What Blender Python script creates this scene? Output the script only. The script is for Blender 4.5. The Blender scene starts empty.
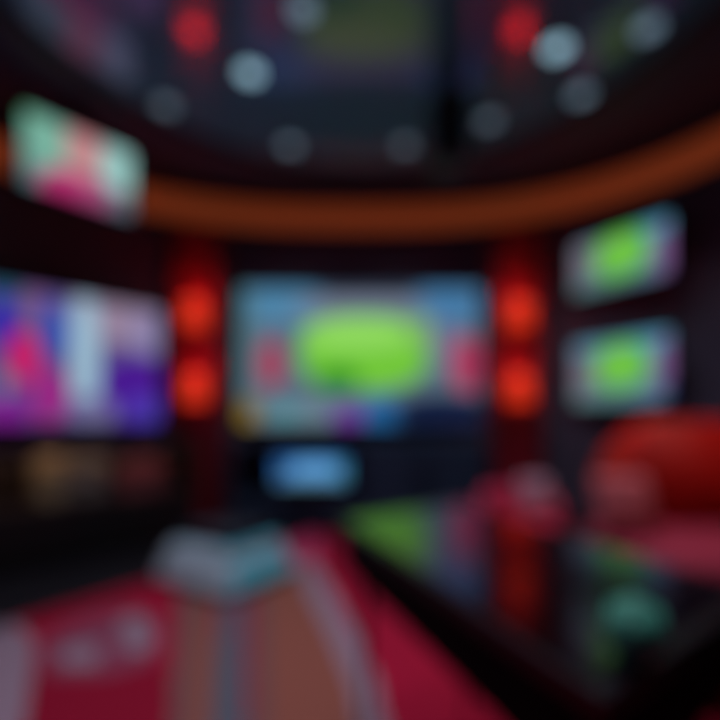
import bpy, bmesh, math, random
from mathutils import Vector, Matrix
random.seed(7)
C = bpy.context.scene.collection
PI = math.pi
CX, HY, F, CAMZ = 360.0, 418.0, 450.0, 1.0     # camera numbers: principal x, horizon, focal length in px, eye height
CEIL = 3.25

# ------------------------------------------------------------------ colour and materials
def lin(c):
    return tuple((v/255/12.92) if v/255 <= .04045 else ((v/255+.055)/1.055)**2.4 for v in c)

def pmat(name, rgb, rough=.5, metal=0., spec=.5, emit=None, es=1., noise=.0, nscale=20., bump=0., coat=0.):
    m = bpy.data.materials.new(name); m.use_nodes = True
    nt = m.node_tree; b = nt.nodes['Principled BSDF']
    b.inputs['Roughness'].default_value = rough
    b.inputs['Metallic'].default_value = metal
    b.inputs['Specular IOR Level'].default_value = spec
    b.inputs['Coat Weight'].default_value = coat
    c = (*rgb, 1)
    b.inputs['Base Color'].default_value = c
    if noise or bump:
        tc = nt.nodes.new('ShaderNodeTexCoord'); n = nt.nodes.new('ShaderNodeTexNoise')
        n.inputs['Scale'].default_value = nscale; n.inputs['Detail'].default_value = 4
        nt.links.new(tc.outputs['Object'], n.inputs['Vector'])
        if noise:
            mx = nt.nodes.new('ShaderNodeMix'); mx.data_type = 'RGBA'
            mx.inputs[6].default_value = tuple(max(0, v*(1-noise)) for v in rgb)+(1,)
            mx.inputs[7].default_value = tuple(min(1, v*(1+noise)) for v in rgb)+(1,)
            nt.links.new(n.outputs['Fac'], mx.inputs[0]); nt.links.new(mx.outputs[2], b.inputs['Base Color'])
        if bump:
            bp = nt.nodes.new('ShaderNodeBump'); bp.inputs['Strength'].default_value = bump
            bp.inputs['Distance'].default_value = .01
            nt.links.new(n.outputs['Fac'], bp.inputs['Height']); nt.links.new(bp.outputs['Normal'], b.inputs['Normal'])
    if emit:
        b.inputs['Emission Color'].default_value = (*emit, 1); b.inputs['Emission Strength'].default_value = es
    return m

def screen_mat(name, base, layers, es=1.0):
    """broadcast picture on a display: soft rounded patches in the panel's own 0..1 coordinates"""
    m = bpy.data.materials.new(name); m.use_nodes = True; nt = m.node_tree; N = nt.nodes; L = nt.links
    b = N['Principled BSDF']; b.inputs['Base Color'].default_value = (.01, .01, .012, 1); b.inputs['Roughness'].default_value = .25
    tc = N.new('ShaderNodeTexCoord'); sp = N.new('ShaderNodeSeparateXYZ'); L.new(tc.outputs['UV'], sp.inputs[0])
    def mth(op, a, bb=None, cc=None):
        n = N.new('ShaderNodeMath'); n.operation = op
        for i, v in enumerate((a, bb, cc)):
            if v is None: continue
            if isinstance(v, (int, float)): n.inputs[i].default_value = v
            else: L.new(v, n.inputs[i])
        return n.outputs[0]
    cur = None
    for (cx, cy, hw, hh, soft, col) in layers:
        dx = mth('POWER', mth('ABSOLUTE', mth('DIVIDE', mth('SUBTRACT', sp.outputs[0], cx), hw)), 2.6)
        dy = mth('POWER', mth('ABSOLUTE', mth('DIVIDE', mth('SUBTRACT', sp.outputs[1], cy), hh)), 2.6)
        s = mth('ADD', dx, dy)
        mr = N.new('ShaderNodeMapRange'); mr.interpolation_type = 'SMOOTHSTEP'; mr.clamp = True
        mr.inputs[1].default_value = max(0, 1-soft); mr.inputs[2].default_value = 1+soft*1.6
        mr.inputs[3].default_value = 1; mr.inputs[4].default_value = 0
        L.new(s, mr.inputs[0])
        mx = N.new('ShaderNodeMix'); mx.data_type = 'RGBA'
        L.new(mr.outputs[0], mx.inputs[0])
        if cur is None: mx.inputs[6].default_value = (*lin(base), 1)
        else: L.new(cur, mx.inputs[6])
        mx.inputs[7].default_value = (*lin(col), 1); cur = mx.outputs[2]
    # fine crowd / pixel texture
    n = N.new('ShaderNodeTexNoise'); n.inputs['Scale'].default_value = 60; L.new(tc.outputs['UV'], n.inputs['Vector'])
    k = mth('MULTIPLY_ADD', n.outputs['Fac'], .4, .8*1.0)
    L.new(cur, b.inputs['Emission Color']); L.new(mth('MULTIPLY', k, es), b.inputs['Emission Strength'])
    return m

M = {}
M['wall']    = pmat('wall_paint', (.12, .10, .17), .75, noise=.3, nscale=6, bump=.1)
M['floor']   = pmat('floor_tile', (.010, .010, .016), .35, noise=.3, nscale=3)
M['soffit']  = pmat('soffit_paint', (.05, .07, .15), .6, noise=.2, nscale=5)
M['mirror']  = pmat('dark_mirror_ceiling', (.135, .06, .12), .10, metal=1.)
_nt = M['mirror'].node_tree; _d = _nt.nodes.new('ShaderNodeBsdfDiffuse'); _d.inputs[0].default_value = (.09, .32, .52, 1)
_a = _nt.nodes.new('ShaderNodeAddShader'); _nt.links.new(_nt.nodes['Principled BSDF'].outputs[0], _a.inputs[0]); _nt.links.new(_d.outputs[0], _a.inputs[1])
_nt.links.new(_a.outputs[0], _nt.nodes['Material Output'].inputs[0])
M['black']   = pmat('black_plastic', (.008, .008, .011), .45, noise=.2, nscale=30)
M['gloss']   = pmat('black_gloss', (.006, .007, .012), .12, noise=.2, nscale=4)
M['glass']   = pmat('black_glass', (.12, .085, .15), .15, metal=1.)
M['apron']   = pmat('black_stain', (.005, .004, .006), .8, spec=.06, noise=.2, nscale=20)
M['steel']   = pmat('brushed_steel', (.30, .29, .31), .35, metal=1., noise=.15, nscale=60)
M['dsteel']  = pmat('dark_steel', (.045, .04, .055), .4, metal=1., noise=.15, nscale=60)
M['cab']     = pmat('navy_lacquer', (.04, .065, .13), .6, spec=.15, noise=.2, nscale=8)
M['cabin']   = pmat('console_wood', (.030, .018, .020), .5, noise=.35, nscale=9)
M['panel']   = pmat('red_panel', (.42, .010, .035), .6, noise=.15, nscale=12, bump=.2)
M['leather'] = pmat('red_leather', (.48, .007, .004), .55, spec=.2, noise=.12, nscale=25, bump=.25)
M['seatred'] = pmat('crimson_fabric', (.28, .008, .05), .8, noise=.15, nscale=60, bump=.3)
M['pink']    = pmat('dusty_pink_fabric', (.60, .14, .18), .85, noise=.12, nscale=70, bump=.3)
M['rose']    = pmat('rose_velvet', (.62, .03, .12), .8, noise=.15, nscale=50, bump=.3)
M['mauve']   = pmat('mauve_fabric', (.55, .36, .52), .85, noise=.12, nscale=70, bump=.3)
M['r_red']   = pmat('rug_crimson', (.36, .008, .038), .95, spec=.08, noise=.25, nscale=70, bump=.6)
M['r_deep']  = pmat('rug_wine', (.26, .006, .028), .95, spec=.08, noise=.25, nscale=70, bump=.6)
M['r_mauve'] = pmat('rug_mauve', (.29, .20, .27), .95, spec=.08, noise=.2, nscale=70, bump=.6)
M['r_tan']   = pmat('rug_clay', (.26, .085, .065), .95, spec=.08, noise=.2, nscale=70, bump=.6)
M['r_taupe'] = pmat('rug_taupe', (.18, .08, .085), .95, spec=.08, noise=.2, nscale=70, bump=.6)
M['r_slate'] = pmat('rug_slate', (.10, .11, .15), .95, spec=.08, noise=.2, nscale=70, bump=.6)
M['r_dull']  = pmat('rug_plum', (.24, .05, .10), .95, spec=.08, noise=.2, nscale=70, bump=.6)
M['r_rose']  = pmat('rug_rose', (.60, .05, .15), .95, spec=.08, noise=.2, nscale=70, bump=.6)
M['pale']    = pmat('pale_blue_fabric', (.46, .64, .76), .8, noise=.12, nscale=60, bump=.2)
M['aqua']    = pmat('aqua_fabric', (.07, .50, .64), .8, noise=.12, nscale=60, bump=.2)
M['navy']    = pmat('navy_fabric', (.006, .009, .024), .85, noise=.2, nscale=60, bump=.3)
M['olive']   = pmat('olive_canvas', (.34, .28, .18), .8, noise=.2, nscale=40, bump=.3)
M['greybox'] = pmat('warm_grey_metal', (.28, .27, .27), .5, noise=.15, nscale=30)
M['maroon']  = pmat('maroon_card', (.22, .06, .10), .7, noise=.2, nscale=30)
M['teal']    = pmat('teal_ceramic', (.10, .50, .38), .5, noise=.1, nscale=20)
M['lampred'] = pmat('red_lamp_glass', (.5, .02, .01), .4, emit=(1.0, .040, .008), es=.72)
M['lampend'] = pmat('red_lamp_end_glow', (.5, .02, .01), .4, emit=(1.0, .022, .016), es=11.0)
M['cove']    = pmat('orange_diffuser', (.5, .03, .02), .5, emit=(1.0, .18, .05), es=.115)
M['down']    = pmat('downlight_lens', (.3, .3, .3), .4, emit=(.45, .80, 1.0), es=.9)
M['downdim'] = pmat('downlight_lens_dimmed', (.3, .3, .3), .4, emit=(.45, .75, 1.0), es=.30)
M['downfaint'] = pmat('downlight_lens_faint', (.3, .3, .3), .4, emit=(.45, .75, 1.0), es=.22)
M['warmfill'] = pmat('warm_fill_glow', (.3, .3, .3), .4, emit=(1., .62, .42), es=7.0)
M['bluescr'] = screen_mat('blue_display_picture', (40, 95, 160), [(.55, .5, .33, .36, .5, (95, 165, 225)), (.5, .10, .5, .14, .4, (80, 120, 140)), (.93, .5, .06, .3, .4, (50, 130, 150))], 1.0)

# ------------------------------------------------------------------ mesh helpers
def bx(bm, c, s, bev=0., seg=2, rz=0., rx=0.):
    r = bmesh.ops.create_cube(bm, size=1.0)
    vs = r['verts']
    bmesh.ops.scale(bm, vec=s, verts=vs)
    if bev > 0:
        es = list({e for v in vs for e in v.link_edges})
        r2 = bmesh.ops.bevel(bm, geom=es, offset=min(bev, min(s)*.49), segments=seg, affect='EDGES', profile=.5)
        vs = list({v for f in r2['faces'] for v in f.verts} | {v for v in vs if v.is_valid})
    mt = Matrix.Translation(c) @ Matrix.Rotation(rz, 4, 'Z') @ Matrix.Rotation(rx, 4, 'X')
    bmesh.ops.transform(bm, matrix=mt, verts=vs)

def lathe(bm, prof, c=(0, 0, 0), n=32, axis='Z'):
    rings = []
    for (r, z) in prof:
        rings.append([bm.verts.new(((r*math.cos(2*PI*k/n), r*math.sin(2*PI*k/n), z) if axis == 'Z' else (r*math.cos(2*PI*k/n), z, r*math.sin(2*PI*k/n)))) for k in range(n)])
    for a, b in zip(rings, rings[1:]):
        for k in range(n):
            bm.faces.new((a[k], a[(k+1) % n], b[(k+1) % n], b[k]))
    for rg in (rings[0], rings[-1]):
        try: bm.faces.new(rg)
        except Exception: pass
    bmesh.ops.translate(bm, vec=c, verts=[v for r in rings for v in r])

def obj(name, bm, mats, parent=None, smooth=False, loc=None):
    bmesh.ops.recalc_face_normals(bm, faces=bm.faces)
    me = bpy.data.meshes.new(name); bm.to_mesh(me); bm.free()
    for m in (mats if isinstance(mats, (list, tuple)) else [mats]): me.materials.append(m)
    if smooth:
        for p in me.polygons: p.use_smooth = True
    o = bpy.data.objects.new(name, me); C.objects.link(o)
    if parent is not None: o.parent = parent
    if loc: o.location = loc
    return o

def thing(name, label, cat, loc=(0, 0, 0), rz=0., group=None):
    o = bpy.data.objects.new(name, None); C.objects.link(o); o.empty_display_size = .1
    o.location = loc; o.rotation_euler = (0, 0, rz); o['label'] = label; o['category'] = cat
    if group: o['group'] = group
    return o

def tag(o, label, cat, group=None):
    o['label'] = label; o['category'] = cat
    if group: o['group'] = group

def dup(root, label, loc=None, rz=None):
    r = root.copy(); C.objects.link(r); r['label'] = label
    if loc is not None: r.location = loc
    if rz is not None: r.rotation_euler = (0, 0, rz)
    for ch in list(root.children):
        c = ch.copy(); C.objects.link(c); c.parent = r
        for g in list(ch.children):
            d = g.copy(); C.objects.link(d); d.parent = c
    return r

def struct(o): o['kind'] = 'structure'; return o
def one(c, s, bev=0., seg=2, **k):
    bm = bmesh.new(); bx(bm, c, s, bev, seg, **k); return bm

# ------------------------------------------------------------------ the setting: a rounded lounge
YC, B, NE = 1.70, 2.82, 2.6
def wallpt(t, off=0.):
    c, s = math.cos(t), math.sin(t)
    a = (2.95 if c > 0 else 3.1)+off
    return Vector((math.copysign(abs(c)**(2/NE), c)*a, YC+math.copysign(abs(s)**(2/NE), s)*(B+off), 0))
NW = 160
TS = [2*PI*k/NW for k in range(NW)]
def wall_seg(name, k0, k1):
    bm = bmesh.new(); cols = []
    for k in range(k0, k1+1):
        t = 2*PI*(k % NW)/NW
        pi, po = wallpt(t), wallpt(t, .12)
        cols.append([bm.verts.new((pi.x, pi.y, 0)), bm.verts.new((pi.x, pi.y, CEIL+.1)), bm.verts.new((po.x, po.y, CEIL+.1)), bm.verts.new((po.x, po.y, 0))])
    for a, b in zip(cols, cols[1:]):
        for j in range(4): bm.faces.new((a[j], a[(j+1) % 4], b[(j+1) % 4], b[j]))
    bm.faces.new(cols[0]); bm.faces.new(cols[-1][::-1])
    return struct(obj(name, bm, M['wall'], smooth=False))
wall_seg('wall_right', -20, 20); wall_seg('wall_back', 20, 60); wall_seg('wall_left', 60, 100); wall_seg('wall_front', 100, 140)
bm = bmesh.new()
bot = [bm.verts.new((*wallpt(t, .12).xy, -.1)) for t in TS]; top = [bm.verts.new((*wallpt(t, .12).xy, 0)) for t in TS]
bm.faces.new(bot); bm.faces.new(top)
for k in range(NW): bm.faces.new((bot[k], bot[(k+1) % NW], top[(k+1) % NW], top[k]))
struct(obj('floor', bm, M['floor']))
# ceiling: matt soffit ring round a circular mirror-black panel
DR, DY = 1.92, 2.13
bm = bmesh.new()
def dpt(t, r=DR): return Vector((1.02*r*math.cos(t), DY+r*math.sin(t), 0))
rr = []
for (fn, z) in ((lambda t: wallpt(t, .12), CEIL-.02), (lambda t: dpt(t), CEIL-.02), (lambda t: dpt(t), CEIL+.12), (lambda t: wallpt(t, .12), CEIL+.12)):
    rr.append([bm.verts.new((fn(t).x, fn(t).y, z)) for t in TS])
for i in range(4):
    a, b = rr[i], rr[(i+1) % 4]
    for k in range(NW): bm.faces.new((a[k], a[(k+1) % NW], b[(k+1) % NW], b[k]))
struct(obj('ceiling', bm, M['soffit']))
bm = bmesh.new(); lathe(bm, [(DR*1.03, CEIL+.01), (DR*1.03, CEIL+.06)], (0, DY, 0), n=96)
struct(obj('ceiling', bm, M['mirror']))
# edge bead of the round panel
bm = bmesh.new()
n = 96
rs = []
for (r, z) in ((DR-.02, CEIL-.02), (DR+.02, CEIL-.035), (DR+.05, CEIL-.02), (DR, CEIL+.01)):
    rs.append([bm.verts.new((1.02*r*math.cos(2*PI*k/n), DY+r*math.sin(2*PI*k/n), z)) for k in range(n)])
for i in range(4):
    a, b = rs[i], rs[(i+1) % 4]
    for k in range(n): bm.faces.new((a[k], a[(k+1) % n], b[(k+1) % n], b[k]))
struct(obj('trim_1', bm, M['black'], smooth=True))
# skirting along the visible wall
def ribbon(off0, off1, z0, z1, k0=0, k1=NW):
    bm = bmesh.new(); cols = []
    for k in range(k0, k1+1):
        t = 2*PI*(k % NW)/NW; p, q = wallpt(t, off0), wallpt(t, off1)
        cols.append([bm.verts.new((p.x, p.y, z0)), bm.verts.new((p.x, p.y, z1)), bm.verts.new((q.x, q.y, z1)), bm.verts.new((q.x, q.y, z0))])
    for a, b in zip(cols, cols[1:]):
        for j in range(4): bm.faces.new((a[j], a[(j+1) % 4], b[(j+1) % 4], b[j]))
    bm.faces.new(cols[0]); bm.faces.new(cols[-1][::-1])
    return bm
struct(obj('baseboard_back', ribbon(-.02, .0, 0, .10, 0, 80), M['black']))
# glowing orange cove band that runs round the top of the wall
t = thing('cove_light', 'orange glowing light band curving round the room above the screens', 'light', (0, 0, 0))
obj('diffuser', ribbon(-.05, .0, 2.85, 3.11, -30, 110), M['cove'], t)
obj('rail', ribbon(-.07, .0, 3.11, 3.135, -30, 110), M['black'], t)
obj('rail', ribbon(-.07, .0, 2.825, 2.85, -30, 110), M['black'], t)

# ------------------------------------------------------------------ screens
def px(x, y, d): return Vector(((x-CX)*d/F, d, CAMZ+(HY-y)*d/F))
def hit(PL, PR, x):
    """where the sight line through column x meets the plan line PL-PR (fraction along, depth)"""
    k = (x-CX)/F; dx, dy = PR[0]-PL[0], PR[1]-PL[1]
    u = (k*PL[1]-PL[0])/(dx-k*dy)
    return u, PL[1]+u*dy
def make_screen(name, label, PL, PR, z0, z1, base, pic, es=1., mount='wall', group=None, reach=.12):
    """pic entries: centre x, centre y, half width, half height (photo frame), softness, colour"""
    W = math.hypot(PR[0]-PL[0], PR[1]-PL[1]); H = z1-z0
    mid = ((PL[0]+PR[0])/2, (PL[1]+PR[1])/2, z0); rz = math.atan2(PR[1]-PL[1], PR[0]-PL[0])
    lay = []
    for (x, y, hw, hh, soft, col) in pic:
        u, d = hit(PL, PR, x); ua, _ = hit(PL, PR, x-hw); ub, _ = hit(PL, PR, x+hw)
        v = (CAMZ+(HY-y)*d/F-z0)/H
        lay.append((u, v, abs(ub-ua)/2, hh*d/F/H, soft, col))
    t = thing(name, label, 'television', mid, rz, group)
    b = .018
    bm = bmesh.new()
    bx(bm, (0, .02, H/2), (W+2*b, .05, H+2*b), .006)
    obj('casing', bm, M['black'], t)
    bm = bmesh.new()     # bezel strips in front of the panel edge
    for sx in (-1, 1): bx(bm, (sx*(W/2+b/2), -.012, H/2), (b, .02, H+2*b), .003)
    for z in (-b/2, H+b/2): bx(bm, (0, -.012, z), (W, .02, b), .003)
    obj('bezel', bm, M['gloss'], t)
    bm = bmesh.new()
    vs = [bm.verts.new(p) for p in ((-W/2, -.008, 0), (W/2, -.008, 0), (W/2, -.008, H), (-W/2, -.008, H))]
    f = bm.faces.new(vs); uv = bm.loops.layers.uv.new('UVMap')
    for l, c in zip(f.loops, ((0, 0), (1, 0), (1, 1), (0, 1))): l[uv].uv = c
    me = bpy.data.meshes.new('screen'); bm.to_mesh(me); bm.free(); me.materials.append(screen_mat(name+'_picture', base, lay, es))
    s = bpy.data.objects.new('screen', me); C.objects.link(s); s.parent = t
    if mount == 'wall':
        bm = bmesh.new(); bx(bm, (0, .045+reach/2, H/2), (min(.5, W*.4), reach, H*.4), .01); obj('wall_mount', bm, M['dsteel'], t)
    else:
        L = CEIL-.02-z1
        bm = bmesh.new(); bx(bm, (0, .085, H/2), (.3, .08, .2), .01); bx(bm, (0, .10, (H*.5+H+L)/2), (.05, .05, H*.5+L), .005)
        o = obj('ceiling_pole', bm, M['dsteel'], t)
        bm = bmesh.new(); lathe(bm, [(.08, H+L-.015), (.08, H+L)], (0, .10, 0), n=24); obj('ceiling_plate', bm, M['dsteel'], o)
    return t

DB = 4.5
make_screen('television', 'large wall television between the two red columns showing a green pitch', ((240-CX)/F*4.42, 4.42), ((480-CX)/F*4.42, 4.42),
    CAMZ+(HY-425)*4.42/F, CAMZ+(HY-288)*4.42/F, (92, 112, 130), [
    (360, 288, 75, 9, .6, (55, 62, 82)), (282, 305, 38, 18, .8, (78, 135, 172)), (448, 305, 30, 20, .8, (70, 125, 170)),
    (243, 340, 8, 60, .6, (80, 120, 130)), (360, 308, 60, 10, .6, (120, 130, 150)),
    (271, 364, 12, 22, .6, (170, 62, 92)), (466, 364, 13, 26, .6, (180, 55, 95)), (441, 345, 10, 22, .6, (120, 120, 150)),
    (364, 353, 61, 36, .35, (118, 205, 60)), (358, 335, 50, 13, .6, (150, 225, 100)), (338, 380, 20, 11, .8, (50, 145, 45)),
    (420, 330, 10, 12, .8, (130, 180, 110)),
    (248, 414, 10, 13, .5, (140, 115, 40)), (300, 416, 36, 13, .5, (110, 135, 150)), (285, 412, 12, 8, .6, (80, 150, 160)),
    (348, 418, 14, 14, .6, (115, 55, 160)), (382, 414, 18, 15, .6, (35, 105, 165)), (442, 414, 45, 19, .5, (18, 32, 66))], es=.93, reach=.07)
LW = .06
PLb, PRb = (-2.86, 2.98), ((159-CX)/F*4.08, 4.08)
make_screen('television', 'huge left television showing purple, blue and magenta figures', PLb, PRb, .95, 1.97, (95, 80, 140), [
    (4, 283, 18, 16, .6, (45, 95, 120)), (2, 322, 12, 24, .6, (45, 35, 185)), (36, 306, 14, 22, .7, (125, 90, 145)), (55, 330, 13, 26, .6, (50, 85, 185)),
    (48, 283, 20, 8, .7, (110, 70, 110)),
    (120, 318, 45, 26, .5, (160, 138, 165)), (150, 335, 18, 18, .7, (150, 140, 185)), (138, 392, 34, 32, .4, (78, 25, 155)), (145, 411, 18, 14, .7, (80, 60, 185)),
    (85, 355, 14, 58, .5, (165, 200, 222)), (92, 412, 22, 14, .7, (120, 115, 165)),
    (24, 357, 15, 24, .5, (215, 30, 110)), (50, 395, 16, 26, .6, (165, 40, 140)), (6, 412, 24, 20, .6, (130, 35, 150)), (3, 385, 6, 12, .7, (120, 130, 160)),
    (-60, 350, 40, 60, .5, (60, 40, 150))], es=.84, reach=.10)
PLu, PRu = ((22-CX)/F*2.90, 2.90), ((131-CX)/F*3.42, 3.42)
make_screen('television', 'upper left television hung from the ceiling, pink shape on pale green picture', PLu, PRu, 2.52, 3.0, (95, 140, 140), [
    (30, 103, 28, 18, .6, (50, 165, 85)), (48, 140, 22, 30, .7, (125, 185, 165)), (84, 150, 17, 28, .6, (205, 140, 145)),
    (118, 168, 16, 24, .6, (160, 210, 205)), (72, 192, 30, 18, .5, (195, 50, 120)), (100, 205, 16, 20, .6, (175, 80, 130)), (125, 212, 14, 16, .6, (100, 115, 130)), (18, 175, 12, 16, .6, (75, 125, 135))], es=.9, mount='ceiling')
def right_pic(cy, k):
    return [(583, cy+8*k, 16, 34, .7, (120, 120, 135)), (650, cy-26*k, 34, 14, .7, (85, 150, 180)), (590, cy-22, 22, 12, .7, (85, 140, 165)), (668, cy-2, 12, 22, .7, (135, 95, 150)),
            (678, cy+25, 14, 14, .7, (45, 60, 110)), (600, cy+32, 26, 10, .7, (90, 130, 135)),
            (621, cy, 25, 21, .5, (100, 195, 55)), (621, cy-3, 14, 9, .8, (130, 210, 85))]
PLr, PRr = ((575-CX)/F*4.05, 4.05), ((671-CX)/F*3.40, 3.40)
zz = lambda y, d: CAMZ+(HY-y)*d/F
make_screen('television', 'upper of the two right-hand televisions, green pitch on screen', PLr, PRr, zz(296, 4.05), zz(248, 4.05), (95, 125, 150), right_pic(254, 1), es=.9, group=None, reach=.16)
make_screen('television', 'lower of the two right-hand televisions, above the red sofa', PLr, PRr, zz(404, 4.05), zz(345, 4.05), (95, 125, 150), right_pic(366, .8), es=.9, reach=.16)

# ------------------------------------------------------------------ red columns with sconces
def column(x, label):
    y = 4.20
    t = thing('wall_panel', label, 'panel', (x, y, 0))
    bm = bmesh.new(); bx(bm, (0, .12, 1.395), (.44, .28, 2.79), .012)
    obj('backing', bm, M['panel'], t)
    bm = bmesh.new()
    for sx in (-1, 1): bx(bm, (sx*.22, -.03, 1.395), (.03, .05, 2.79), .006)
    obj('edge_strip', bm, M['black'], t)
    return y-.02
SH = .125
def sconce():
    t = thing('wall_sconce', '', 'lamp', (0, 0, 0), 0, 'red sconces on the columns')
    bm = bmesh.new(); bx(bm, (0, -.006, 0), (.14, .02, .24), .006); obj('backplate', bm, M['dsteel'], t)
    bm = bmesh.new(); bx(bm, (0, -.035, 0), (.03, .06, .03), .004); obj('bracket', bm, M['dsteel'], t)
    bm = bmesh.new(); lathe(bm, [(.08, -SH), (.105, -SH*.9), (.11, 0), (.105, SH*.9), (.08, SH)], (0, -.14, 0), 28); obj('shade', bm, M['lampred'], t, smooth=True)
    bm = bmesh.new(); lathe(bm, [(.085, -SH), (.085, -SH-.012)], (0, -.14, 0), 28); obj('cap', bm, M['dsteel'], t)
    bm = bmesh.new(); lathe(bm, [(.076, SH), (.076, SH+.003)], (0, -.14, 0), 28); obj('top_glow', bm, M['lampend'], t)['label'] = 'bright disc added to throw light upwards'  # glowing disc added to wash the panel and the band above
    return t
ys = column(-1.525, 'tall dark red wall panel left of the big television')
column(1.47, 'tall dark red wall panel right of the big television')
sc0 = sconce()
first = True
for (x, y, lab) in ((-1.485, 316, 'upper glowing red sconce on the left red panel'), (-1.485, 390, 'lower glowing red sconce on the left red panel'),
                    (1.43, 316, 'upper glowing red sconce on the right red panel'), (1.43, 390, 'lower glowing red sconce on the right red panel')):
    z = CAMZ+(HY-y)*4.04/F
    if first: sc0.location = (x, ys, z); sc0['label'] = lab; first = False
    else: dup(sc0, lab, (x, ys, z))

# ------------------------------------------------------------------ ceiling downlights
def downlight(mt):
    t = thing('ceiling_light', '', 'light', (0, 0, 0), 0, 'recessed ceiling lights')
    bm = bmesh.new(); lathe(bm, [(.068, .0), (.09, -.004), (.09, -.018), (.068, -.022), (.068, -.01)], (0, 0, 0), 32); obj('rim', bm, M['dsteel'], t, smooth=True)
    bm = bmesh.new(); lathe(bm, [(.068, -.006), (.066, -.024), (.04, -.032), (.001, -.034)], (0, 0, 0), 32); obj('lens', bm, mt, t, smooth=True)
    return t
protos = {}
dl = [(250, 70, 'down', 1.0, 'bright round ceiling light right of the left red ceiling glow'),
      (290, 143, 'downdim', .4, 'dimmed round ceiling light above the left half of the big television'),
      (405, 143, 'downfaint', .4, 'faint round ceiling light left of the hanging black speaker'),
      (557, 45, 'down', 1.0, 'bright round ceiling light right of the right red ceiling glow'),
      (581, 92, 'downdim', .4, 'dimmed round ceiling light just below the bright right one'),
      (489, 118, 'downfaint', .3, 'faint round ceiling light right of the hanging black speaker'),
      (648, 25, 'downdim', .4, 'dimmed round ceiling light at the far right of the ceiling'),
      (303, 6, 'downdim', .6, 'dimmed round ceiling light at the top edge, left of centre'),
      (166, 103, 'downfaint', .3, 'faint round ceiling light beside the hung upper left television'),
      ]
LIGHTS = []
for (x, y, mk, k, lab) in dl:
    d = F*(CEIL+.01-CAMZ)/(HY-y); loc = ((x-CX)*d/F, d, CEIL+.012)
    if mk not in protos: t = protos[mk] = downlight(M[mk]); t['label'] = lab; t.location = loc
    else: t = dup(protos[mk], lab, loc)
    LIGHTS.append((loc, k))

# hanging black speaker
t = thing('hanging_speaker', 'black loudspeaker hanging from the mirrored ceiling right of centre', 'speaker', (.60, 3.05, CEIL+.01))
bm = bmesh.new(); lathe(bm, [(.07, -.012), (.07, 0)], n=24); obj('ceiling_plate', bm, M['black'], t)
bm = bmesh.new(); lathe(bm, [(.02, -.12), (.02, -.01)], n=16); obj('rod', bm, M['black'], t)
bm = bmesh.new(); bx(bm, (0, 0, -.34), (.25, .22, .46), .02, 3); s = obj('cabinet', bm, M['black'], t)
bm = bmesh.new(); bx(bm, (0, -.115, -.34), (.21, .015, .42), .006); obj('grille', bm, M['black'], s)
bm = bmesh.new(); lathe(bm, [(.0005, -.128), (.04, -.126), (.075, -.13), (.08, -.118)], (0, 0, -.42), 24, 'Y'); obj('cone', bm, M['gloss'], s)

# ------------------------------------------------------------------ media cabinet under the big television
t = thing('media_cabinet', 'long low navy-black media cabinet under the big television', 'cabinet', (0.0, 4.17, 0))
W_, D_, H_ = 2.26, .42, .80
bm = bmesh.new(); bx(bm, (0, .0, H_-.02), (W_, D_, .04), .006); obj('top', bm, M['cab'], t)
bm = bmesh.new()
bx(bm, (0, .0, .05), (W_-.06, D_-.06, .10)); bx(bm, (0, .0, .115), (W_, D_, .03), .004); bx(bm, (0, D_/2-.01, .44), (W_, .02, .66))
for x in (-W_/2+.015, -.0, W_/2-.015): bx(bm, (x, 0, .445), (.03, D_, .66), .003)
obj('body', bm, M['cab'], t)
for i, x in enumerate((-.565, .28, .835)):
    w = 1.06 if i == 0 else .52
    if i == 0:   # left bay: fitted panel round the display
        bm = bmesh.new(); bx(bm, (x, -D_/2-.008, .22), (w, .016, .17), .004); dr = obj('drawer', bm, M['cab'], t)
        bm = bmesh.new(); bx(bm, (x, -D_/2-.03, .22), (.30, .015, .012), .003); obj('handle', bm, M['dsteel'], dr)
    else:
        bm = bmesh.new(); bx(bm, (x, -D_/2-.008, .445), (w, .016, .63), .004); dr = obj('door', bm, M['cab'], t)
        hx = x+(.20 if i == 1 else -.20)
        bm = bmesh.new(); bx(bm, (hx, -D_/2-.03, .47), (.012, .015, .26), .003); obj('handle', bm, M['dsteel'], dr)
# small blue display standing in the left bay
d = 3.93
cxm = (311-CX)/F*d; z0 = CAMZ+(HY-484)*d/F; z1 = CAMZ+(HY-458)*d/F; w = 72*d/F
t = thing('small_monitor', 'small monitor glowing blue in the cabinet below the big television', 'monitor', (cxm, d, z0-.03))
hh = z1-z0
bm = bmesh.new(); bx(bm, (0, .028, .03+hh/2), (w+.03, .03, hh+.03), .006); obj('casing', bm, M['black'], t)
bm = bmesh.new(); vs = [bm.verts.new(p) for p in ((-w/2, .011, .03), (w/2, .011, .03), (w/2, .011, .03+hh), (-w/2, .011, .03+hh))]
f = bm.faces.new(vs); uv = bm.loops.layers.uv.new('UVMap')
for l, c in zip(f.loops, ((0, 0), (1, 0), (1, 1), (0, 1))): l[uv].uv = c
me = bpy.data.meshes.new('screen'); bm.to_mesh(me); bm.free(); me.materials.append(M['bluescr'])
s = bpy.data.objects.new('screen', me); C.objects.link(s); s.parent = t
SB = .305                               # monitor foot rests on the drawer housing
bm = bmesh.new(); bx(bm, (0, .06, SB+.008-(z0-.03)), (.34, .14, .016), .005); bx(bm, (0, .06, (SB+z0+.06)/2-(z0-.03)), (.06, .02, z0+.06-SB), .003); obj('stand', bm, M['black'], t)
# shelf board over the drawer
cab = [o for o in bpy.data.objects if o.name == 'media_cabinet'][0]
bm = bmesh.new(); bx(bm, (-.565, 0, .296), (1.08, D_-.02, .018), .002); obj('shelf', bm, M['cab'], cab)

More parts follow.
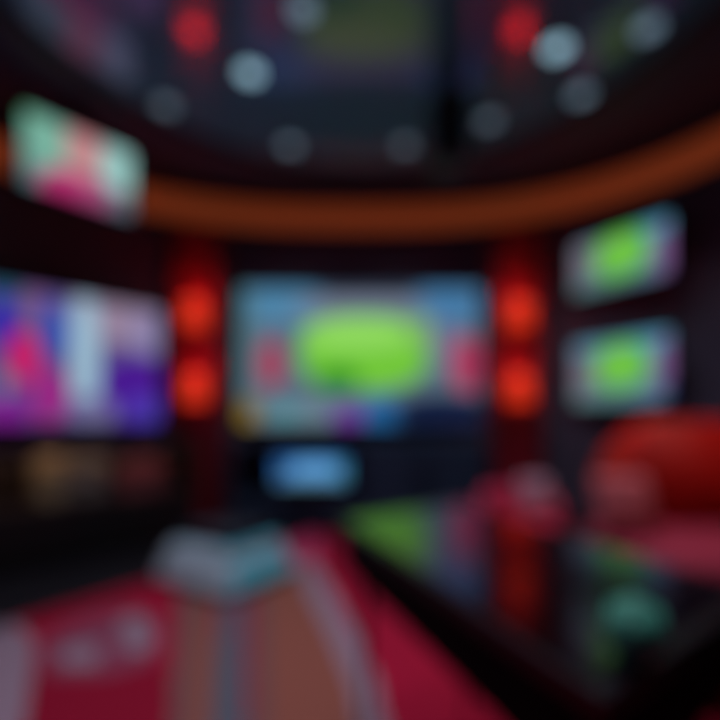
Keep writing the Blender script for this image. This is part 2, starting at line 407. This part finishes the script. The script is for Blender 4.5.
# ------------------------------------------------------------------ left console with an open shelf
dirv = Vector((PRb[0]-PLb[0], PRb[1]-PLb[1], 0)).normalized(); nrm = Vector((dirv.y, -dirv.x, 0))   # nrm points into the room
rzc = math.atan2(dirv.y, dirv.x)
mid = (Vector((PLb[0], PLb[1], 0))+Vector((PRb[0], PRb[1], 0)))/2 + nrm*.33 - dirv*.02
LC, DC, HC = 1.72, .46, .83
t = thing('media_console', 'dark brown console with an open shelf and an added light strip below the huge left television', 'console', mid, rzc)
bm = bmesh.new(); bx(bm, (0, 0, HC-.02), (LC, DC, .04), .006); obj('top', bm, M['cabin'], t)
bm = bmesh.new()
bx(bm, (0, 0, .04), (LC-.08, DC-.08, .08)); bx(bm, (0, 0, .235), (LC, DC-.03, .33), .004); bx(bm, (0, DC/2-.01, .55), (LC, .02, .52))
for x in (-LC/2+.015, LC/2-.015): bx(bm, (x, 0, .44), (.03, DC, .74), .003)
bx(bm, (0, -DC/2+.012, HC-.06), (LC, .02, .05), .003)
obj('body', bm, M['cabin'], t)
bm = bmesh.new(); bx(bm, (0, -.005, .405), (LC-.06, DC-.01, .03), .004); obj('shelf', bm, M['cabin'], t)
for k in range(3):
    x = -LC/2+.03+(LC-.06)*(k+.5)/3
    bm = bmesh.new(); bx(bm, (x, -DC/2+.005, .235), ((LC-.06)/3-.01, .018, .30), .004); dr = obj('drawer', bm, M['black'], t)
    bm = bmesh.new(); bx(bm, (x, -DC/2-.015, .30), (.18, .014, .012), .003); obj('handle', bm, M['dsteel'], dr)
bm = bmesh.new(); bx(bm, (0, -DC/2+.035, HC-.055), (LC-.2, .02, .02)); obj('fill_strip', bm, M['warmfill'], t)  # added glowing strip behind the front lip, brightens the shelf items
Mc = Matrix.Translation(mid) @ Matrix.Rotation(rzc, 4, 'Z')
def on_console(lx, ly, lz=.421): return Mc @ Vector((lx, ly, lz))
def col_local(x):           # along-console coordinate seen at column x on the shelf front
    fpl = mid-dirv*LC/2+nrm*.12; fpr = mid+dirv*LC/2+nrm*.12
    u, dd = hit((fpl.x, fpl.y), (fpr.x, fpr.y), x); return (u-.5)*LC
a0, a1, a2, a3, a4 = [col_local(v) for v in (36, 64, 106, 120, 166)]
t = thing('storage_box', 'olive canvas storage box on the left console shelf', 'box', on_console((a0+a1)/2, -.02), rzc)
w = (a1-a0)*.96
bm = bmesh.new(); bx(bm, (0, 0, .14), (w, .28, .28), .012, 3); obj('body', bm, M['olive'], t)
bm = bmesh.new(); bx(bm, (0, 0, .295), (w+.012, .292, .03), .006); obj('lid', bm, M['olive'], t)
bm = bmesh.new(); bx(bm, (0, -.146, .17), (.08, .01, .02), .003); obj('handle', bm, M['dsteel'], t)
t = thing('stereo_receiver', 'warm grey stereo receiver on the left console shelf', 'receiver', on_console((a1+a2)/2+.005, -.02), rzc)
w = (a2-a1)*.94
for i, z in enumerate((.0, .14)):
    bm = bmesh.new(); bx(bm, (0, 0, z+.075), (w, .28, .128), .006); p = obj('casing', bm, M['greybox'], t)
    bm = bmesh.new(); bx(bm, (-.02, -.142, z+.085), (w*.45, .006, .035), .002); obj('display', bm, M['gloss'], p)
    for sx in (-.38, .36):
        bm = bmesh.new(); lathe(bm, [(.022, -.165), (.024, -.14)], (w*sx, 0, z+.07), 20, 'Y'); obj('knob', bm, M['steel'], p)
for sx in (-1, 1):
    for sy in (-1, 1): bm = bmesh.new(); lathe(bm, [(.015, 0), (.015, .014)], (sx*w*.4, sy*.11, 0), 12); obj('foot', bm, M['black'], t)
n = 6; bw = (a4-a3)/n
for i in range(n):
    h = .22+.02*((i*5) % 4)
    lab = ['leftmost, beside the receiver', 'second from the receiver', 'third from the receiver', 'fourth from the receiver', 'fifth from the receiver', 'rightmost, by the console end'][i]
    t = thing('book', 'dull maroon book upright on left console shelf, '+lab, 'book', on_console(a3+bw*(i+.5), -.01), rzc, 'maroon books on the console shelf')
    bm = bmesh.new()
    for sx in (-1, 1): bx(bm, (sx*(bw*.46-.002), 0, h/2), (.004, .18, h), .001)
    bx(bm, (0, -.09, h/2), (bw*.92, .006, h), .002); obj('cover', bm, M['maroon'], t)
    bm = bmesh.new(); bx(bm, (0, .003, h/2), (bw*.82, .17, h-.012)); obj('pages', bm, M['greybox'], t)

# ------------------------------------------------------------------ rug with an inlaid pattern
def fl(x, y): d = F*CAMZ/(y-HY); return ((x-CX)*d/F, d)
P0 = Vector((-.38, 3.88)); e1 = Vector((-.60, -.80)).normalized(); e2 = Vector((.80, -.60))
RL, RW = 4.9, 3.2
def inpoly(p, poly):
    c = False; j = len(poly)-1
    for i in range(len(poly)):
        a, b = poly[i], poly[j]
        if (a[1] > p[1]) != (b[1] > p[1]) and p[0] < (b[0]-a[0])*(p[1]-a[1])/(b[1]-a[1])+a[0]: c = not c
        j = i
    return c
# inlays: outlines on the floor plan, each its own yarn colour
inl = [
 (1, [(20, 668), (165, 664), (180, 735), (20, 760)]),
 (6, [(40, 645), (80, 622), (120, 612), (150, 615), (163, 640), (150, 665), (110, 678), (50, 680)]),
 (7, [(268, 524), (312, 524), (322, 552), (318, 566), (284, 570)]),
 (2, [(118, 622), (142, 618), (154, 635), (148, 655), (126, 655)]),
 (2, [(-60, 625), (18, 628), (36, 645), (30, 690), (20, 760), (-60, 770)]),
 (2, [(60, 652), (98, 645), (100, 668), (60, 670)]),
 (4, [(178, 590), (216, 590), (214, 760), (168, 760)]),
 (3, [(196, 604), (212, 604), (210, 760), (188, 760)]),
 (5, [(222, 590), (244, 588), (246, 760), (210, 760)]),
 (3, [(262, 568), (306, 560), (326, 620), (350, 690), (358, 760), (268, 760), (256, 640)]),
 (4, [(252, 590), (266, 575), (270, 760), (250, 760)]),
 (2, [(296, 566), (313, 562), (332, 592), (350, 625), (376, 680), (394, 760), (362, 760), (350, 690), (330, 640), (308, 596)]),
]
polys = [(k, [fl(*p) for p in pl]) for k, pl in inl]
bm = bmesh.new(); nx, ny = 260, 390; grid = []
for j in range(ny+1):
    row = []
    for i in range(nx+1):
        p = P0+e1*(RL*j/ny)+e2*(RW*i/nx); row.append(bm.verts.new((p.x, p.y, .014)))
    grid.append(row)
for j in range(ny):
    for i in range(nx):
        c = P0+e1*(RL*(j+.5)/ny)+e2*(RW*(i+.5)/nx)
        f = bm.faces.new((grid[j][i], grid[j][i+1], grid[j+1][i+1], grid[j+1][i]))
        for k, pl in polys:
            if inpoly((c.x, c.y), pl): f.material_index = k
bm.verts.ensure_lookup_table()
edge_v = {}
for e in bm.edges:
    if len(e.link_faces) == 2 and e.link_faces[0].material_index != e.link_faces[1].material_index:
        a, b = e.verts; edge_v.setdefault(a, []).append(b); edge_v.setdefault(b, []).append(a)
edge_v = {v: n_ for v, n_ in edge_v.items() if not v.is_boundary and len(n_) >= 2}
for _ in range(8):      # round off the yarn borders
    new = {v: v.co*.4+sum((q_.co for q_ in n_), Vector())/len(n_)*.6 for v, n_ in edge_v.items()}
    for v, c_ in new.items(): v.co = c_
ring = [grid[0][i] for i in range(nx+1)]+[grid[j][nx] for j in range(1, ny+1)]+[grid[ny][i] for i in range(nx-1, -1, -1)]+[grid[j][0] for j in range(ny-1, 0, -1)]
low = [bm.verts.new((v.co.x, v.co.y, 0.001)) for v in ring]
for k in range(len(ring)): bm.faces.new((ring[k], ring[(k+1) % len(ring)], low[(k+1) % len(low)], low[k]))
# keep the rug inside the room
for v in bm.verts:
    if v.co.y < -.25: v.co.y = -.25
    v.co.x = max(-2.3, min(2.2, v.co.x))
bmesh.ops.dissolve_degenerate(bm, dist=1e-5, edges=bm.edges)
o = obj('rug', bm, [M['r_red'], M['r_deep'], M['r_mauve'], M['r_tan'], M['r_taupe'], M['r_slate'], M['r_dull'], M['r_rose']])
tag(o, 'crimson rug with mauve, clay and slate curved stripes across the floor', 'rug')

# ------------------------------------------------------------------ low ottoman on the rug, a corner towards the camera
c0 = fl(228, 606); 
oa = math.radians(45)
S1, S2, OH = .60, .52, .27
t = thing('ottoman', 'low square ottoman with navy cushion and pale blue sides on the rug', 'ottoman', (c0[0], c0[1], .014), 0)
u1 = Vector((-.86, .50, 0)).normalized(); u2 = Vector((.55, .84, 0)).normalized()
def quadbox(bm, o, a, b, la, lb, z0, z1, inset=0.):
    pts = [o+a*inset+b*inset, o+a*(la-inset)+b*inset, o+a*(la-inset)+b*(lb-inset), o+a*inset+b*(lb-inset)]
    lo = [bm.verts.new((p.x, p.y, z0)) for p in pts]; hi = [bm.verts.new((p.x, p.y, z1)) for p in pts]
    bm.faces.new(lo); bm.faces.new(hi)
    for k in range(4): bm.faces.new((lo[k], lo[(k+1) % 4], hi[(k+1) % 4], hi[k]))
def frustum(bm, z0, z1, g0, g1):
    rs = []
    for z_, g in ((z0, g0), (z1, g1)):
        rs.append([bm.verts.new((p.x, p.y, z_)) for p in (u1*g+u2*g, u1*(S1-g)+u2*g, u1*(S1-g)+u2*(S2-g), u1*g+u2*(S2-g))])
    bm.faces.new(rs[0]); bm.faces.new(rs[1])
    for k in range(4): bm.faces.new((rs[0][k], rs[0][(k+1) % 4], rs[1][(k+1) % 4], rs[1][k]))
bm = bmesh.new(); frustum(bm, .03, OH-.03, -.02, .05); bmesh.ops.bevel(bm, geom=list(bm.edges), offset=.02, segments=4, affect='EDGES')
obj('base', bm, M['pale'], t)
bm = bmesh.new(); quadbox(bm, u1*.11+u2*.11, u1, u2, S1-.15, S2-.15, OH-.035, OH+.035); bmesh.ops.bevel(bm, geom=list(bm.edges), offset=.022, segments=4, affect='EDGES')
obj('cushion_top', bm, M['navy'], t)
bm = bmesh.new()
q = [u2*.03-u1*.026, u2*(S2-.03)-u1*.026, u2*(S2-.07)+u1*.052, u2*.07+u1*.052]
q = [(p, z_) for p, z_ in zip(q, (.05, .05, OH-.045, OH-.045))]
fr = [bm.verts.new((p.x, p.y, z_)) for p, z_ in q]; bk = [bm.verts.new((p.x+u1.x*.02, p.y+u1.y*.02, z_)) for p, z_ in q]
bm.faces.new(fr); bm.faces.new(bk)
for k in range(4): bm.faces.new((fr[k], fr[(k+1) % 4], bk[(k+1) % 4], bk[k]))
obj('side_panel', bm, M['aqua'], t)['label'] = 'aqua right side panel'
bm = bmesh.new(); quadbox(bm, u1*.055+u2*.055, u1, u2, .055, S2-.11, OH-.034, OH-.024); obj('top_trim', bm, M['aqua'], t)['label'] = 'aqua strip along the right edge'
for (a, b) in ((.06, .06), (S1-.06, .06), (.06, S2-.06), (S1-.06, S2-.06)):
    p = u1*a+u2*b; bm = bmesh.new(); lathe(bm, [(.02, 0), (.025, .032)], (p.x, p.y, 0), 16); obj('foot', bm, M['black'], t)

# ------------------------------------------------------------------ black glass table
TZ = .715
TK = (CAMZ-.715)/.34
A, Bc, Cc = Vector((-.068, 1.52))*TK, Vector((.295, .545))*TK, Vector((.79, .88))*TK
Dd = A+(Cc-Bc)
quad = [A, Bc, Cc, Dd]; cen = sum(quad, Vector((0, 0)))/4
def plate(poly, z0, z1, bev=0.):
    bm = bmesh.new(); lo = [bm.verts.new((p.x, p.y, z0)) for p in poly]; hi = [bm.verts.new((p.x, p.y, z1)) for p in poly]
    bm.faces.new(lo); bm.faces.new(hi); k = len(poly)
    for i in range(k): bm.faces.new((lo[i], lo[(i+1) % k], hi[(i+1) % k], hi[i]))
    if bev: bmesh.ops.bevel(bm, geom=list(bm.edges), offset=bev, segments=3, affect='EDGES')
    return bm
def inset(poly, dd): return [p+(cen-p).normalized()*dd for p in poly]
loc = [p-cen for p in quad]; cen0 = cen.copy(); cen = Vector((0, 0))
t = thing('glass_table', 'black glass-topped table with a dark metal rim in the right foreground', 'table', (cen0.x, cen0.y, .014))
z = TZ-.014
obj('tabletop', plate(inset(loc, .03), z-.016, z, .003), M['glass'], t)
bm = bmesh.new()
o1, i1 = loc, inset(loc, .03)
rings = [[bm.verts.new((p.x, p.y, zz_)) for p in pl] for pl, zz_ in ((o1, z-.03), (o1, z-.002), (i1, z-.002), (i1, z-.03))]
for r in range(4):
    for k in range(4): bm.faces.new((rings[r][k], rings[r][(k+1) % 4], rings[(r+1) % 4][(k+1) % 4], rings[(r+1) % 4][k]))
obj('rim', bm, M['dsteel'], t)
obj('apron', plate(inset(loc, .012), z-.135, z-.03, .004), M['apron'], t)
for p in inset(loc, .09):
    bm = bmesh.new(); lathe(bm, [(.007, 0), (.012, z-.135)], (p.x, p.y, 0), 16); obj('leg', bm, M['dsteel'], t)
# teal bowl on the table
bp = (635-CX)/F; dB = F*(CAMZ-TZ-.03)/(634-HY)
t = thing('candle_bowl', 'small rounded teal-green candle bowl on the black glass table', 'bowl', (bp*dB, dB, TZ))
bm = bmesh.new(); lathe(bm, [(.014, 0), (.020, .004), (.030, .022), (.032, .042), (.027, .062), (.024, .062), (.028, .042), (.026, .022), (.01, .01)], n=32); obj('bowl', bm, M['teal'], t, smooth=True)
bm = bmesh.new(); lathe(bm, [(.001, .074), (.010, .072), (.019, .066), (.0235, .058), (.027, .044), (.001, .020)], n=28); obj('candle', bm, M['teal'], t, smooth=True)

# ------------------------------------------------------------------ red sofa on the right
SX, SY = 1.03, 1.42
t = thing('sofa', 'red leather sofa with a rounded back at the right edge', 'sofa', (SX, SY, .014), math.radians(-3))
LS = 1.35
bm = bmesh.new(); bx(bm, (LS/2, .45, .20), (LS-.04, .82, .26), .04, 4); obj('base', bm, M['leather'], t, smooth=True)
bm = bmesh.new()     # back: rounded top, swept down at the near end
prof = []
n = 20
for i in range(n+1):
    a = PI*(.5+.5*i/n) ; prof.append(( .46+.34*math.cos(a), .60+.38*math.sin(a)))
prof = [(LS, .98)]+prof+[(0.12, .12), (LS, .12)]
fr = [bm.verts.new((x, .66, z_)) for x, z_ in prof]; bk = [bm.verts.new((x, .92, z_)) for x, z_ in prof]
bm.faces.new(fr); bm.faces.new(bk)
for k in range(len(prof)): bm.faces.new((fr[k], fr[(k+1) % len(prof)], bk[(k+1) % len(prof)], bk[k]))
bmesh.ops.bevel(bm, geom=[e for e in bm.edges if abs(e.verts[0].co.y-e.verts[1].co.y) < 1e-4], offset=.12, segments=7, affect='EDGES')
obj('backrest', bm, M['leather'], t, smooth=True)
for k in range(2):
    bm = bmesh.new(); bx(bm, (-.07+.70*(k+.5), .33, .42), (.69, .64, .19), .06, 5); obj('seat_cushion', bm, M['seatred'], t, smooth=True)
for (x, y) in ((.08, .1), (LS-.1, .1), (.08, .8), (LS-.1, .8)):
    bm = bmesh.new(); lathe(bm, [(.02, 0), (.028, .09)], (x, y, 0), 16); obj('foot', bm, M['dsteel'], t)
def pillow(name, label, loc, rot, size, mt, mp):
    bm = bmesh.new(); n = 14; w, h, th = size
    for s in (-1, 1):
        g = [[None]*(n+1) for _ in range(n+1)]
        for i in range(n+1):
            for j in range(n+1):
                u, v = 2*i/n-1, 2*j/n-1
                k = max(0, (1-u**4)*(1-v**4))**.5
                pin = 1-.06*(u*u+v*v)*(1 if True else 0)+.05*(u*u*v*v)
                g[i][j] = bm.verts.new((u*w/2*pin, s*th/2*k, v*h/2*pin))
        for i in range(n):
            for j in range(n): bm.faces.new((g[i][j], g[i+1][j], g[i+1][j+1], g[i][j+1]))
    bmesh.ops.remove_doubles(bm, verts=bm.verts, dist=.0005)
    t = thing(name, label, 'cushion', loc); t.rotation_euler = rot
    obj('cover', bm, mt, t, smooth=True)
    bm = bmesh.new()
    for a, b in (((-1, -1), (1, -1)), ((1, -1), (1, 1)), ((1, 1), (-1, 1)), ((-1, 1), (-1, -1))):
        pa = Vector((a[0]*w/2*.93, 0, a[1]*h/2*.93)); pb = Vector((b[0]*w/2*.93, 0, b[1]*h/2*.93)); m_ = (pa+pb)/2*.985
        L_ = (pb-pa).length; bx(bm, m_, (L_ if abs(pb.x-pa.x) > .01 else .008, .008, L_ if abs(pb.z-pa.z) > .01 else .008), .003)
    obj('piping', bm, mp, t)
    return t
Ms = Matrix.Translation((SX, SY, .014)) @ Matrix.Rotation(math.radians(-3), 4, 'Z')
pp = Ms @ Vector((.035, .44, .515+.12))
pillow('cushion', 'dusty pink square cushion leaning on the red sofa back', pp, (math.radians(-20), 0, math.radians(-3)), (.24, .25, .11), M['pink'], M['pink'])

# ------------------------------------------------------------------ rose tub chair behind the table
tx, ty = (521-CX)/F*2.62, 2.62
t = thing('tub_chair', 'rose pink tub chair standing between table and right red panel', 'chair', (tx, ty, .014), 0)
bm = bmesh.new(); lathe(bm, [(.17, .06), (.20, .10), (.21, .33), (.195, .38), (.17, .405), (.001, .41)], n=36); obj('seat', bm, M['rose'], t, smooth=True)
bm = bmesh.new(); nseg = 28; rg = []
for i in range(nseg+1):
    a = math.radians(-12+204*i/nseg); e = min(1, min(i, nseg-i)/6.)
    hz = .44+.12*math.sin(e*PI/2); ri, ro = .178, .235
    prof = [(ri, .30), (ri, hz-.03), (ri+.02, hz), (ro-.02, hz), (ro, hz-.03), (ro, .14)]
    rg.append([bm.verts.new((r_*math.cos(a), r_*math.sin(a), z_)) for r_, z_ in prof])
for a, b in zip(rg, rg[1:]):
    for k in range(6): bm.faces.new((a[k], a[(k+1) % 6], b[(k+1) % 6], b[k]))
bm.faces.new(rg[0]); bm.faces.new(rg[-1][::-1])
obj('backrest', bm, M['rose'], t, smooth=True)
for k in range(4):
    a = PI/4+k*PI/2; bm = bmesh.new(); lathe(bm, [(.014, 0), (.02, .08)], (.14*math.cos(a), .14*math.sin(a), 0), 14); obj('leg', bm, M['dsteel'], t)
pillow('cushion', 'small mauve cushion standing in the rose tub chair', (tx+.09, ty+.02, .014+.41+.12), (math.radians(-14), 0, math.radians(15)), (.20, .22, .08), M['mauve'], M['mauve'])

# ------------------------------------------------------------------ lights
def light(kind, name, loc, energy, col, **k):
    d = bpy.data.lights.new(name, kind); d.energy = energy; d.color = col
    for a, v in k.items(): setattr(d, a, v)
    o = bpy.data.objects.new(name, d); C.objects.link(o); o.location = loc; return o
for (loc, k) in LIGHTS:
    light('SPOT', 'downlight_and_fill_beam', (loc[0], loc[1], loc[2]-.06), 22*k, (.85, .92, 1.), spot_size=math.radians(110), spot_blend=.8, shadow_soft_size=.08)
for i, (x, y, e) in enumerate(((-1.3, .9, 34), (.0, .6, 50), (1.3, 1.1, 7), (-1.0, 1.75, 80), (.5, 2.0, 40))):     # added ceiling lights out of view, brightening rug, ottoman and tub chair
    bm = bmesh.new(); lathe(bm, [(.105, .0), (.105, -.02), (.085, -.022), (.08, -.012), (.001, -.016)], (x, y, CEIL+.01), 32)
    struct(obj('trim_%d' % (i+2), bm, M['down']))
    light('SPOT', 'downlight_and_fill_beam', (x, y, CEIL-.06), e, (.95, .9, 1.), spot_size=math.radians(80), spot_blend=.8, shadow_soft_size=.1)
o = light('SPOT', 'sofa_fill_beam', (1.75, 2.0, CEIL-.06), 75, (1, .45, .35), spot_size=math.radians(60), spot_blend=.8, shadow_soft_size=.1)  # added warm spot without a fixture, brightens the red sofa

w = bpy.data.worlds.new('World'); bpy.context.scene.world = w; w.use_nodes = True
w.node_tree.nodes['Background'].inputs[0].default_value = (.02, .02, .03, 1); w.node_tree.nodes['Background'].inputs[1].default_value = 0.0

# ------------------------------------------------------------------ camera: a wide lens focused far too near, everything beyond is soft
cd = bpy.data.cameras.new('camera'); cam = bpy.data.objects.new('camera', cd); C.objects.link(cam)
cam.location = (0, 0, CAMZ); cam.rotation_euler = (PI/2, 0, 0)
cd.sensor_width = 36; cd.lens = F/720*36; cd.shift_y = (HY-360)/720; cd.shift_x = 0
cd.clip_start = .02
cd.dof.use_dof = True; cd.dof.focus_distance = .10; cd.dof.aperture_fstop = 2.55; cd.dof.aperture_blades = 0
S = bpy.context.scene; S.camera = cam
S.view_settings.view_transform = 'Standard'; S.view_settings.look = 'None'; S.view_settings.gamma = 1; S.view_settings.exposure = 0
S.view_settings.use_curve_mapping = False
S.cycles.use_denoising = True; S.cycles.max_bounces = 6; S.cycles.sample_clamp_indirect = 4
